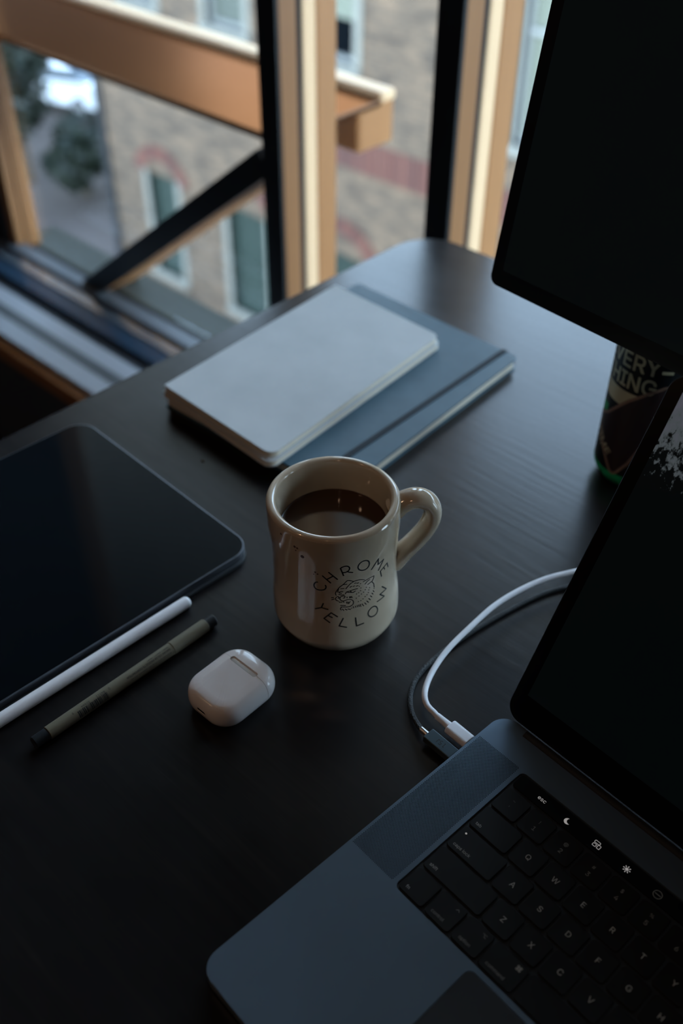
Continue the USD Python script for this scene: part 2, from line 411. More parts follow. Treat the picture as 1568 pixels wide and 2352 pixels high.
# ---------------------------------------------------------------- the room
FLOOR, CEIL, WIN, GZ_ = -740, 2050, 980, -11500
struct = lambda name, mesh, m, **k: obj(name, mesh, m, kind='structure', **k)
struct('floor', box(-3200, 3600, -4000, WIN + 20, FLOOR - 100, FLOOR), 'room_floor')
struct('ceiling', box(-3200, 3600, -4000, WIN + 20, CEIL, CEIL + 100), 'room_ceiling')
struct('wall_left', box(-3300, -3200, -4000, WIN + 20, FLOOR, CEIL), 'room_wall')
struct('wall_right', box(3600, 3700, -4000, WIN + 20, FLOOR, CEIL), 'room_wall')
struct('wall_back', box(-3200, 3600, -4100, -4000, FLOOR, CEIL), 'room_wall')
HEAD, SILL = 1950, -450
JAMB, RIGHT = -1875, 1600
struct('wall_front', [box(-3300, JAMB - 60, WIN, WIN + 40, FLOOR - 400, CEIL + 400), box(RIGHT, 3700, WIN, WIN + 300, FLOOR - 400, CEIL + 400),
                      box(JAMB - 60, RIGHT, WIN + 20, WIN + 120, FLOOR - 400, SILL - 60), box(JAMB - 60, RIGHT, WIN, WIN + 300, HEAD, CEIL + 400)], 'room_wall')

# the window: black inside, bronze outside
win = thing('window_1', kind='structure', loc=(0, WIN, SILL))
sill = obj('sill', [box(JAMB - 60, RIGHT, 757, 860, SILL - 14, SILL, 2)], 'sill_white', win, label='pale metal inner sill ledge')
obj('sill_groove', box(JAMB - 60, RIGHT, 797, 822, SILL - 4, SILL + 0.4), 'sill_groove', sill)
obj('sill_apron', box(JAMB - 60, RIGHT, 738, 757, SILL - 40, SILL - 10, 2), 'bronze', sill)
obj('sill_panel', box(JAMB - 60, RIGHT, 757, WIN + 20, FLOOR, SILL - 14), 'room_wall', sill)
frame = obj('bottom_rail', box(JAMB - 60, RIGHT, 962, 1000, SILL - 40, SILL + 4, 3), 'sill_grey', win)
obj('sill_channel', box(JAMB - 60, RIGHT, 858, 892, SILL - 40, SILL - 22), 'gasket', frame)
obj('sill_step', box(JAMB - 60, RIGHT, 890, 932, SILL - 40, SILL - 4, 4), 'sill_navy', frame)
obj('sill_strip', box(JAMB - 60, RIGHT, 931, 963, SILL - 40, SILL - 3, 3), 'sill_bright', frame)
obj('outer_ledge', box(JAMB - 60, RIGHT, 1022, 1110, SILL - 60, SILL - 12, 3), 'ledge_grey', frame)

def upright(xr):
    """a mullion whose right-hand side lies at xr: black inside, then bronze, gasket, pale strip coloured as if sunlit and outer bronze fin"""
    z0, z1 = SILL - 10, HEAD
    m = obj('mullion', box(xr - 38, xr, 973, 980, z0, z1, 1), 'black_frame', win)
    obj('bronze_reveal', box(xr - 37, xr - 0.3, 980, 1013, z0, z1, 1), 'bronze', m)
    obj('gasket', box(xr - 34, xr - 3, 1013, 1025, z0, z1), 'gasket', m)
    obj('sunlit_strip', box(xr - 36, xr - 0.5, 1025, 1051, z0, z1, 2), 'sunlit_strip', m)  # sunlit stretch of the mullion side, built as a paler piece
    obj('outer_fin', box(xr - 38, xr, 1051, 1092, z0, z1, 2), 'bronze', m)
UP = (-1040, -732, 100, 900)
for xr in UP:
    upright(xr)
j = obj('jamb', [box(JAMB - 100, JAMB - 25, 970, 981, SILL - 10, HEAD)], 'black_frame', win)
for y0, y1, dx in ((981, 995, 0), (995, 1005, 5), (1005, 1015, 1), (1015, 1022, 5), (1022, 1036, 1)):
    obj('bronze_reveal', box(JAMB - 60, JAMB - dx, y0, y1, SILL - 10, HEAD, 1), 'bronze', j)
tr = obj('cross_ledge', box(-3600, -1100, 1024, 1262, -42, -30, 3), 'bronze_ledge', win, label='broad bronze ledge crossing the left-hand window bay')
obj('lip', box(-3600, -1100, 1205, 1292, -105, -31, 4), 'bronze', tr)
obj('bright_cap', box(-3600, -1098, 1258, 1294, -36, -18, 4), 'sunlit_strip', tr)  # bright top edge, given the same sunlit colour as the mullion strips
# the diagonal brace between the rail's right-hand end and the sill
A, B = np.array([-1095.0, -32.0]), np.array([-1640.0, -444.0])
d = (B - A) / np.linalg.norm(B - A)
nn = np.array([-d[1], d[0]])
nn = nn if nn[0] > 0 else -nn
def bar(o0, o1, y0, y1, a=A, b=B):
    q = np.array([a + nn * o0, a + nn * o1, b + nn * o1, b + nn * o0])
    return trimesh.convex.convex_hull(np.vstack([np.column_stack([q[:, 0], np.full(4, y), q[:, 1]]) for y in (y0, y1)]))
br = obj('brace', bar(0, 40, 980, 988), 'black_frame', win, label='slanting black and bronze brace below the cross rail')
obj('bronze_reveal', bar(1, 39, 988, 1013), 'bronze', br)
obj('outer_fin', bar(1, 39, 1026, 1085), 'bronze', br)
xs = [JAMB] + [x - 19 for x in UP] + [RIGHT]
for a, b in zip(xs[:-1], xs[1:]):
    obj('pane', box(a, b, 1016.5, 1021.5, SILL, HEAD), 'glass', win)
struct('added_slab_1', box(-4500, 4500, 1110, 3050, 2150, 2350), 'facade_render')   # added slab out of view, cuts the high sky reflected in the desk

# ---------------------------------------------------------------- the desk
desk = thing('desk', 'dark brown wooden desk with rounded corner standing at the window', 'desk', (0, 300, FLOOR))
obj('desk_top', slab(rrect(-700, 1000, -260, 888, 52, 16), -30, 0, 2.5, steps=3), 'desk', desk)
for sx in (-560, 860):
    for sy in (-160, 640):
        obj('leg', box(sx - 30, sx + 30, sy - 30, sy + 30, FLOOR, -30, 4), 'monitor_black', desk)
obj('rail', [box(-540, 840, 620, 660, -90, -30, 2), box(-540, 840, -180, -140, -90, -30, 2)], 'monitor_black', desk)

# ---------------------------------------------------------------- the laptop
LAP, LROT = (-164.2, 332.9, 0.0), -4.0425
lap = thing('laptop', 'dark grey open laptop with black keyboard on the desk', 'laptop', LAP, LROT)
def lp(name, mesh, m, parent=lap, **k):
    return obj(name, mesh, m, parent, local=True, **k)
U, V, CAPZ = 19.05, 19.1, 11.0
X0, X1, YB, YF = -37.5, 311.8, 29.5, -211.5
outline = rrect(X0, X1, YF, YB, 12, 10)
KW = sg.Polygon(rrect(-0.6, 14.5 * U + 1.4, -105.6, 3.6, 3.5))            # keyboard well
TP = sg.Polygon(rrect(57.6, 217.6, -209.0, -109.0, 4))                  # trackpad
body = lp('body', [slab(outline, 1.2, 9.8, 2.6, top=False, steps=4), prism(sg.Polygon(outline).difference(KW).difference(TP), 9.8, CAPZ - 0.25),
                   prism(sg.Polygon(inset(outline, 0.25)).difference(KW.buffer(0.15)).difference(TP.buffer(0.1)), CAPZ - 0.25, CAPZ)], 'space_grey')
lp('keyboard_well', prism(KW, 9.7, 9.85), 'key_well', body)
lp('trackpad', slab(np.array(TP.buffer(-0.25).exterior.coords)[:-1], 9.9, CAPZ - 0.05, 0.15), 'trackpad')
for k, (fx, fy) in enumerate(((X0 + 25, YF + 25), (X1 - 25, YF + 25), (X0 + 25, YB - 25), (X1 - 25, YB - 25))):
    lp('foot', lathe([(0, 0), (7, 0), (8, 1.3), (0, 1.3)], 24, (fx, fy)), 'rubber')
def grille(xa, xb):
    a = np.linspace(0, 2 * np.pi, 7)[:-1]
    v, f = [], []
    y, row = -103.8, 0
    while y < 4.6:
        x = xa + (0.55 if row % 2 else 0)
        while x < xb:
            n = len(v)
            v += [(x + 0.33 * math.cos(t), y + 0.33 * math.sin(t), CAPZ + 0.02) for t in a] + [(x, y, CAPZ + 0.03)]
            f += [(n + k, n + (k + 1) % 6, n + 6) for k in range(6)]
            x += 1.1
        y += 0.62 * 1.1
        row += 1
    return trimesh.Trimesh(np.array(v), np.array(f), process=False)
lp('speaker_grille', grille(-35.3, -3.6), 'dark_hole', smooth=False, kind='stuff')
lp('speaker_grille', grille(278.9, 310.6), 'dark_hole', smooth=False, kind='stuff')

def legend(text, x, y, h, parent, m='legend', centre=True, bold=False):
    g = text2d(text, h, bold)
    a, b, c, e = g.bounds
    g = affinity.translate(g, x - (a + c) / 2 if centre else x - a, y - (h / 2 if centre else 0))
    lp('legend', prism(g.simplify(0.03), CAPZ + 0.30, CAPZ + 0.34), m, parent, smooth=False)

def symbol(lines, x, y, s, parent, m='legend', w=0.3):
    g = strokes([[(x + s * a, y + s * b) for a, b in l] for l in lines], w)
    lp('symbol', prism(g, CAPZ + 0.30, CAPZ + 0.34), m, parent, smooth=False)

circ = lambda cx, cy, r, n=20: [(cx + r * math.cos(t), cy + r * math.sin(t)) for t in np.linspace(0, 2 * math.pi, n + 1)]
def key(x, w, row, h=1.0, y=None):
    yc = -V * row if y is None else y
    g = 0.75
    return lp('key', slab(rrect(x * U + g, (x + w) * U - g, yc - V * h / 2 + g, yc + V * h / 2 - g, 2.2, 5), 9.9, CAPZ + 0.3, 0.25), 'key_black'), x * U, yc
for i, (lo, hi) in enumerate(zip("`1234567890-=", "~!@#$%^&*()_+")):
    k, x, y = key(i, 1, 1)
    legend(lo if lo != '`' else "'", x + U / 2, y - 2.6, 2.9 if lo.isdigit() else 2.3, k, 'legend_dim')
    legend(hi, x + U / 2, y + 3.0, 2.2, k, 'legend_dim')
k, x, y = key(13, 1.5, 1)
legend('delete', x + 17.5, y - 6.2, 1.9, k, 'legend_dim')
k, x, y = key(0, 1.5, 2)
legend('tab', x + 3.7, y - 6.0, 1.95, k, centre=False)
for i, ch in enumerate('QWERTYUIOP[]'):
    k, x, y = key(1.5 + i, 1, 2)
    legend(ch, x + U / 2, y, 3.3, k)
k, x, y = key(13.5, 1, 2)
legend('\\', x + U / 2, y, 2.6, k)
k, x, y = key(0, 1.75, 3)
legend('caps lock', x + 3.9, y - 6.0, 1.95, k, centre=False)
lp('status_light', lathe([(0, CAPZ + 0.30), (0.6, CAPZ + 0.30), (0.6, CAPZ + 0.35), (0, CAPZ + 0.36)], 16, (4.6, y + 4.4)), 'strip_icon', k)
for i, ch in enumerate("ASDFGHJKL;'"):
    k, x, y = key(1.75 + i, 1, 3)
    legend(ch, x + U / 2, y, 3.3, k)
k, x, y = key(12.75, 1.75, 3)
legend('return', x + 22, y - 6.0, 1.95, k)
k, x, y = key(0, 2.25, 4)
legend('shift', x + 3.7, y - 6.0, 1.95, k, centre=False)
for i, ch in enumerate('ZXCVBNM,./'):
    k, x, y = key(2.25 + i, 1, 4)
    legend(ch, x + U / 2, y, 3.3 if ch.isalpha() else 2.3, k)
k, x, y = key(12.25, 2.25, 4)
legend('shift', x + 36, y - 6.0, 1.95, k)
k, x, y = key(0, 1, 5)
legend('fn', x + 3.9, y - 6.0, 1.95, k, centre=False)
k, x, y = key(1, 1, 5)
legend('control', x + 3.8, y - 5.9, 1.9, k, 'legend_dim', centre=False)
symbol([[(-1, -0.5), (0, 0.5), (1, -0.5)]], x + 13.9, y + 5.0, 1.0, k, 'legend_dim')
k, x, y = key(2, 1, 5)
legend('option', x + 4.6, y - 5.9, 1.9, k, 'legend_dim', centre=False)
symbol([[(-1.2, 0.8), (-0.4, 0.8), (0.5, -0.8), (1.3, -0.8)], [(0.2, 0.8), (1.3, 0.8)]], x + 13.6, y + 4.8, 1.0, k, 'legend_dim')
k, x, y = key(3, 1.25, 5)
legend('command', x + 4.2, y - 5.9, 1.9, k, 'legend_dim', centre=False)
q = 0.62
symbol([circ(-1, -1, q, 12), circ(1, -1, q, 12), circ(-1, 1, q, 12), circ(1, 1, q, 12), [(-q, -1), (-q, 1)], [(q, -1), (q, 1)], [(-1, -q), (1, -q)], [(-1, q), (1, q)]], x + 18.0, y + 4.8, 0.85, k)
key(4.25, 5, 5)
k, x, y = key(9.25, 1.25, 5)
legend('command', x + 12, y - 5.9, 1.9, k, 'legend_dim')
k, x, y = key(10.5, 1, 5)
legend('option', x + U / 2, y - 5.9, 1.9, k, 'legend_dim')
key(11.5, 1, 5, 0.5, -V * 5 - V / 4)
key(12.5, 1, 5, 0.5, -V * 5 - V / 4)
key(12.5, 1, 5, 0.5, -V * 5 + V / 4)
key(13.5, 1, 5, 0.5, -V * 5 - V / 4)
# the touch strip above the keys with its lit icons
strip = lp('touch_strip', slab(rrect(0.8, 13.4 * U, -8.3, 2.4, 2.2, 5), 9.9, CAPZ + 0.2, 0.2), 'screen_black')
key(13.45, 1.05, 0, 0.56, -2.95)
def icon(g):
    lp('icon', prism(g, CAPZ + 0.2, CAPZ + 0.24), 'strip_icon', strip, smooth=False)
t = text2d('esc', 2.55)
icon(affinity.translate(t, 19.7 - (t.bounds[0] + t.bounds[2]) / 2, -4.3))
moon = sg.Point(38.7, -3.7).buffer(2.1).difference(sg.Point(40.0, -2.9).buffer(1.9))
icon(moon)
ring = lambda x0, x1, y0, y1, w=0.32: sg.Polygon(rrect(x0, x1, y0, y1, 0.5, 4)).difference(sg.Polygon(rrect(x0 + w, x1 - w, y0 + w, y1 - w, 0.3, 4)))
icon(shapely.union_all([ring(56.9, 60.6, -2.9, -1.0), ring(57.0, 59.4, -5.4, -3.3), ring(59.9, 62.0, -5.4, -2.6)]))
icon(shapely.union_all([sg.Point(79.6, -3.4).buffer(0.95)] + [sg.LineString([(79.6 + 1.5 * math.cos(a), -3.4 + 1.5 * math.sin(a)), (79.6 + 2.1 * math.cos(a), -3.4 + 2.1 * math.sin(a))]).buffer(0.24) for a in np.arange(8) * math.pi / 4]))
lp('icon', prism(shapely.union_all([sg.Point(99.8, -3.5).buffer(2.6).difference(sg.Point(99.8, -3.5).buffer(2.35)), sg.LineString([(98.1, -3.5), (101.5, -3.5)]).buffer(0.14)]), CAPZ + 0.2, CAPZ + 0.24), 'legend', strip, smooth=False)
# the lid, leaning back on its hinge
AL = math.radians(118.5)
LUP, LIN = np.array([0, -math.cos(AL), math.sin(AL)]), np.array([0, -math.sin(AL), -math.cos(AL)])   # up along the lid; out of the screen
HY = 28.0
def lid(mesh):
    v = np.array(mesh.vertices)
    o = np.array([0, HY, CAPZ])
    m = mesh.copy()
    m.vertices = np.array([1.0, 0, 0]) * v[:, :1] + o + v[:, 1:2] * LUP + v[:, 2:3] * LIN
    return m
lp('lid', lid(slab(rrect(X0, X1, 1.5, 238, 11, 10), -4.6, -0.35, 1.2, steps=3)), 'lid_grey')
scr = lp('screen', lid(slab(rrect(X0 + 0.8, X1 - 0.8, 2.3, 237.2, 10.3, 10), -0.5, 0.0, 0.15)), 'screen_black', label='dark glass screen')
lp('picture', lid(box(X0 + 9.5, X1 - 9.5, 21, 228, -0.02, 0.03)), 'screen_picture', scr, smooth=False)
h = tube([(X0 + 20, HY - 1.5, CAPZ - 1.6), (137, HY - 1.5, CAPZ - 1.6), (X1 - 20, HY - 1.5, CAPZ - 1.6)], 3.2, 20)
lp('hinge', h, 'rubber')

# ---------------------------------------------------------------- the monitor behind it
MROT = -5.2757
mon = thing('monitor', 'large black flat monitor raised behind the laptop, its screen dark', 'monitor', (-377.5, 560.1, 0), MROT)
TAU = math.radians(9.4)
MUP, MBK = np.array([0, math.sin(TAU), math.cos(TAU)]), np.array([0, math.cos(TAU), -math.sin(TAU)])
def md(mesh):
    v = np.array(mesh.vertices)
    m = mesh.copy()
    m.vertices = np.array([0, 0, 175.0]) + v[:, :1] * np.array([1.0, 0, 0]) + v[:, 1:2] * MUP + v[:, 2:3] * MBK
    if m.volume < 0:
        m.invert()
    return m
MW, MH = 614, 366
ms = obj('casing', [md(slab(rrect(-2, MW, -2, MH, 7, 8), 0.0, 9.0, 1.0, steps=2)), md(slab(rrect(110, MW - 110, 60, MH - 60, 40, 8), 8.0, 38.0, 10.0, bottom=False, steps=3))], 'monitor_black', mon, local=True)
obj('screen', md(slab(rrect(8, MW - 10, 11, MH - 12, 1, 2), -0.15, 0.5, 0.1)), 'lcd_black', mon, local=True)
cx_ = MW / 2
obj('neck', [box(cx_ - 35, cx_ + 35, 92, 108, 4, 330, 3)], 'monitor_black', mon, local=True)
obj('bracket', box(cx_ - 40, cx_ + 40, 60, 95, 280, 330, 3), 'monitor_black', mon, local=True)
obj('foot_plate', slab(rrect(cx_ - 110, cx_ + 130, 10, 180, 12), 0, 6, 1.5), 'monitor_black', mon, local=True)

# ---------------------------------------------------------------- the mug and its coffee
MX, MY, MHT = -343.5, 359.7, 110.9
rad = PchipInterpolator([0, 7.2, 16.9, 30.1, 45.8, 62.7, 79.6, 96.5, 110.9], [33.65, 40.03, 43.7, 43.4, 42.18, 41.88, 42.6, 43.75, 43.5])
def lean(v):
    """the mug stands a little out of true"""
    o = np.clip(v[:, 2], 0, MHT) / MHT * 2.2
    w = v.copy()
    w[:, 0] += MX - 0.729 * (o - 1.0)
    w[:, 1] += MY - 0.685 * (o - 1.0)
    return w
mug = thing('coffee_mug', 'cream ceramic diner mug with a dark printed cat head and lettering, full of coffee', 'mug', (MX, MY, 0))
prof = [(0, 0.6), (27, 0.6), (29, 0.0), (31.5, 0.0)]
zz = np.linspace(1.2, MHT - 2.6, 60)
prof += [(float(rad(z)) if z > 3 else float(rad(3)) - (3 - z) * 1.6, z) for z in zz]
rt = float(rad(MHT)) - 3.1
prof += [(rt + 3.1 * math.cos(a), MHT - 2.9 + 2.9 * math.sin(a)) for a in np.linspace(0.15, math.pi - 0.1, 14)]
prof += [(rt - 4.4, MHT - 8), (35.6, MHT - 16), (34.8, 60), (34.5, 20), (30, 9), (0, 8)]
mb = lathe(prof, 128)
mb.vertices = lean(mb.vertices)
obj('body', mb, 'ceramic', mug, smooth=50)
HA = math.radians(47)
hd = np.array([math.cos(HA), math.sin(HA)])
hp = spline([(39.5, 98), (47, 104.5), (55, 106.5), (62, 103), (65.2, 94.5), (63, 84), (56.5, 72.5), (48, 61.5), (40, 52)], 70)
path = np.column_stack([hp[:, 0] * hd[0], hp[:, 0] * hd[1], hp[:, 1]])
s = np.linspace(0, 1, 70)
hm = tube(path, 6.9 + 1.3 * np.exp(-(s / 0.1) ** 2) + 1.3 * np.exp(-((1 - s) / 0.1) ** 2), 24, squash=(0.86, 1.2), up=(0, 0, 1))
hm.vertices = lean(hm.vertices)
obj('handle', hm, 'ceramic', mug, smooth=60)
LETTERS = [[(-61.07, 73.0), (-62.19, 72.8), (-63.47, 71.7), (-64.47, 69.5), (-63.68, 67.1), (-61.23, 65.9), (-57.91, 66.0), (-54.85, 67.2), (-53.68, 69.3), (-54.14, 71.0)], [(-50.72, 83.4), (-43.66, 77.1)], [(-56.2, 79.6), (-49.52, 73.7)], [(-47.12, 80.1), (-52.88, 76.6)], [(-40.69, 86.8), (-38.29, 80.2)], [(-40.84, 87.1), (-37.88, 88.7), (-34.8, 88.5), (-33.22, 86.9), (-33.96, 84.3), (-35.78, 83.2), (-39.32, 83.2)], [(-35.27, 83.5), (-33.15, 82.6), (-30.46, 81.9)], [(-15.12, 86.2), (-15.2, 83.6), (-17.47, 81.6), (-20.98, 81.4), (-24.2, 82.8), (-25.71, 85.5), (-24.99, 87.9), (-22.59, 89.7), (-19.23, 89.9), (-16.2, 88.3), (-15.12, 86.2)], [(-12.19, 78.9), (-5.31, 85.6), (-5.0, 80.2), (1.75, 81.5), (-4.03, 74.4)], [(9.89, 70.0), (7.56, 74.8), (-1.54, 72.2), (0.41, 66.5)], [(2.78, 73.7), (4.46, 70.9)], [(-56.71, 53.9), (-58.48, 50.1), (-64.08, 47.9)], [(-58.48, 50.1), (-52.72, 49.1)], [(-44.45, 42.7), (-49.8, 46.1), (-56.38, 40.6), (-51.34, 37.5)], [(-52.71, 43.5), (-49.09, 41.9)], [(-39.34, 40.8), (-43.07, 34.6), (-36.65, 32.9)], [(-28.08, 39.6), (-27.5, 32.4), (-20.74, 32.9)], [(-5.53, 40.4), (-5.18, 38.4), (-7.18, 35.8), (-10.37, 35.3), (-13.94, 36.5), (-15.65, 39.0), (-15.15, 41.2), (-12.73, 43.0), (-9.24, 43.5), (-6.46, 42.0), (-5.53, 40.4)], [(1.53, 56.4), (7.71, 51.0), (-1.57, 50.8), (4.5, 46.0), (-4.98, 45.9)]]
EMBLEM = [[(-44.94, 62.2), (-45.54, 64.0), (-44.69, 65.9), (-43.03, 68.2), (-41.13, 70.1), (-38.71, 71.7), (-36.56, 73.7), (-34.7, 75.0), (-31.98, 74.4), (-29.23, 73.3), (-26.42, 73.5), (-22.97, 73.2), (-19.06, 71.8)], [(-20.22, 70.4), (-16.87, 71.0), (-13.12, 71.6), (-9.14, 71.7), (-9.31, 69.6), (-10.87, 67.4), (-15.44, 66.2)], [(-18.3, 67.6), (-16.19, 69.3), (-13.69, 70.1)], [(-11.22, 67.0), (-9.02, 64.3), (-8.42, 60.7)], [(-36.31, 67.6), (-34.14, 69.9), (-31.96, 71.9), (-29.21, 73.1)], [(-38.71, 71.7), (-35.49, 71.7)], [(-42.77, 67.9), (-43.63, 65.0)], [(-42.56, 65.0), (-40.66, 65.3), (-39.06, 65.1)], [(-42.31, 64.2), (-40.16, 63.7)], [(-42.61, 62.8), (-40.19, 62.1), (-38.02, 62.2)], [(-44.55, 60.6), (-43.19, 61.0), (-42.4, 60.0), (-43.23, 59.2)], [(-45.1, 60.1), (-45.68, 58.7), (-44.63, 57.3), (-43.28, 57.0)], [(-41.88, 59.1), (-40.83, 57.4), (-38.67, 56.6), (-35.92, 57.2), (-33.14, 57.3), (-30.35, 55.9), (-29.55, 53.8), (-31.01, 51.6), (-33.83, 50.7), (-37.7, 51.0), (-40.98, 51.3)], [(-41.61, 59.1), (-40.76, 60.7), (-39.12, 61.1), (-37.49, 61.0), (-37.4, 59.8), (-38.62, 59.2)], [(-35.95, 55.5), (-35.43, 54.0)], [(-32.61, 55.2), (-34.05, 53.6)], [(-34.56, 55.3), (-34.2, 54.0)], [(-42.49, 56.1), (-41.69, 55.5)], [(-40.87, 55.9), (-40.22, 55.5)], [(-38.96, 55.8), (-38.15, 55.4)], [(-41.22, 52.6), (-38.76, 52.5), (-36.85, 52.2)], [(-40.71, 51.1), (-41.56, 49.6), (-40.77, 48.5)], [(-36.64, 62.8), (-35.25, 64.6), (-32.48, 65.0), (-29.12, 65.5), (-25.7, 65.5)], [(-34.7, 63.9), (-31.93, 63.5), (-29.69, 63.0), (-27.71, 63.9)], [(-32.48, 65.0), (-31.38, 63.7)], [(-49.16, 59.8), (-47.26, 60.1)], [(-48.93, 58.1), (-46.75, 58.8)], [(-35.31, 59.9), (-35.33, 59.0)], [(-33.38, 59.6), (-30.87, 59.6)], [(-33.11, 58.8), (-30.59, 58.4)], [(-28.34, 71.1), (-27.22, 71.4)], [(-26.24, 70.7), (-24.64, 70.8)], [(-32.47, 68.4), (-31.1, 68.9)], [(-29.71, 68.5), (-28.48, 68.8)], [(-26.86, 68.1), (-25.26, 68.3)], [(-39.65, 49.3), (-38.59, 48.0)], [(-37.3, 49.1), (-35.67, 48.0)], [(-34.71, 48.9), (-32.5, 48.0)], [(-29.9, 50.0), (-29.36, 48.9)], [(-27.89, 50.2), (-27.51, 48.9)], [(-26.14, 50.2), (-25.76, 49.0)], [(-24.67, 50.4), (-24.23, 48.9)], [(-23.2, 50.6), (-22.62, 48.4)], [(-21.4, 50.3), (-19.9, 48.1)], [(-18.74, 50.5), (-17.3, 48.6)], [(-16.59, 51.5), (-14.84, 49.5)], [(-14.45, 52.9), (-12.81, 51.1)], [(-12.75, 54.7), (-11.06, 53.0)], [(-11.05, 56.5), (-9.72, 54.9)], [(-9.69, 58.2), (-8.62, 56.6)]]
SPOTS = [(-22.85, 69.4), (-23.96, 67.2), (-22.46, 65.3), (-40.63, 68.0), (-39.44, 68.0), (-38.21, 68.0), (-22.76, 62.9), (-24.53, 61.5), (-26.58, 60.8), (-19.73, 60.6), (-21.87, 59.5), (-24.27, 58.4), (-26.9, 57.1), (-16.95, 64.0), (-18.0, 62.2), (-14.37, 60.7), (-13.53, 62.4), (-14.92, 58.5), (-16.33, 57.1), (-18.23, 56.0), (-20.4, 54.7), (-22.55, 53.7), (-24.91, 53.5), (-31.33, 49.0), (-8.62, 59.6)]

RM = 42.5
def on_mug(s_, t_, lift):
    a = s_ / RM
    r = rad(np.clip(t_, 0, MHT)) + lift - 0.04
    return lean(np.column_stack([r * np.cos(a), r * np.sin(a), t_]))
mm = lambda l: [(math.radians(a) * RM, z) for a, z in l]
ROUND = (0, 5, 7, 17)
obj('printed_lettering', flat_print(strokes([smooth_line(mm(l)) if i in ROUND else mm(l) for i, l in enumerate(LETTERS)], 0.95), on_mug), 'print_ink', mug, label='dark lettering CHROME YELLOW')
obj('printed_emblem', flat_print(shapely.union_all([strokes([smooth_line(mm(l)) if len(l) > 4 and i != 1 else mm(l) for i, l in enumerate(EMBLEM)], 0.62), strokes([mm([p]) for p in SPOTS], 0.75)]), on_mug), 'print_ink', mug, label='dark drawing of a snarling spotted cat head')
st = np.random.default_rng(3)
drips = [(-80, 99.6, 0.9), (-77.5, 99.2, 0.7), (-79, 96.8, 0.5), (-73, 93.5, 1.3), (-62.5, 82.0, 0.7), (-60.5, 80.6, 0.6), (-64, 79.8, 0.4), (-95, 103.5, 0.8)]
obj('coffee_drip', flat_print(shapely.union_all([sg.Point(math.radians(a) * RM, z).buffer(r) for a, z, r in drips]), on_mug), 'stain', mug, label='dried brown coffee specks')
cf = lathe([(0, MHT - 30), (34.6, MHT - 30), (35.2, MHT - 23.2), (34.6, MHT - 23.6), (33, MHT - 23.9), (0, MHT - 24)], 96)
cf.vertices = lean(cf.vertices)
obj('coffee', cf, 'coffee', label='brown coffee filling the cream mug', category='coffee', smooth=60)

# ---------------------------------------------------------------- notebooks
def notebook(name, label, poly, radii, z0, z1, cover, ct, overhang, group=None):
    c = np.array(poly, float)
    n = thing(name, label, 'notebook', (*c.mean(0), z0), group=group)
    full = rpoly(c, radii, 8)
    obj('cover', slab(full, z1 - ct, z1, min(0.4, ct * 0.45), steps=2), cover, n)
    obj('back_cover', slab(full, z0, z0 + ct, min(0.4, ct * 0.45), steps=2), cover, n)
    obj('pages', slab(inset(full, overhang), z0 + ct, z1 - ct, 0.2), 'pages', n)
    return n, full
HB = [(-636, 441), (-425.5, 449), (-442, 717), (-653, 719)]
hb, full = notebook('hardcover_notebook', 'dark teal hardcover notebook with an elastic band, under the pale notebooks', HB, [4, 8, 8, 4], 0, 12, 'teal_cover', 1.8, 2.0)
e0, e1 = np.array([-453.0, 447.6]), np.array([-458.8, 717.4])
ex = np.array([3.0, 0])
obj('elastic_band', [slab(np.array([e0 - ex, e0 + ex, e1 + ex, e1 - ex]), 11.9, 12.7, 0.25),
                     slab(np.array([e0 - ex, e0 + ex, e1 + ex, e1 - ex]), 0.0, 0.2, 0.05),
                     box(e0[0] - 3, e0[0] + 3, e0[1] - 0.7, e0[1] + 0.3, 0, 12.6, 0.2), box(e1[0] - 3, e1[0] + 3, e1[1] - 0.3, e1[1] + 0.7, 0, 12.6, 0.2)], 'elastic', hb)
Q = np.array([(-632.0, 440.5), (-488.0, 435.5), (-508.5, 677.5), (-651.0, 681.5)])
notebook('softcover_notebook', 'pale grey softcover notebook lying directly on the teal one, mostly hidden', Q + np.array([(-1, -1.5), (2.5, -4), (2.0, 1), (-1, 0.5)]), [1, 9, 9, 1], 12.7, 18.6, 'white_cover', 0.7, 0.6)
notebook('softcover_notebook', 'pale grey softcover notebook on top of the notebook stack', Q, [1, 9, 9, 1], 18.6, 25, 'white_cover', 0.7, 0.6)

# ---------------------------------------------------------------- tablet, stylus, pen, earbud case
tab = thing('tablet', 'black tablet in a dark folio case at the left edge of the desk', 'tablet', (-550, 230, 0), -2.2)
TL = lambda x0, x1, y0, y1, r: rrect(x0, x1, y0, y1, r, 10)
TX0, TX1, TY0, TY1 = -116.0, 113.6, -143, 136.5
obj('folio_case', slab(TL(TX0 - 1.0, TX1 + 2.6, TY0 - 1, TY1 - 0.5, 18), 0, 3.2, 0.8, steps=2), 'folio', tab, local=True)
obj('tablet_body', slab(TL(TX0, TX1, TY0, TY1, 17.5), 3.2, 9.0, 0.6, steps=2), 'tablet_metal', tab, local=True)
obj('screen', slab(TL(TX0 + 1.1, TX1 - 1.1, TY0 + 1.1, TY1 - 1.1, 16.4), 8.9, 9.06, 0.05), 'tablet_glass', tab, local=True)

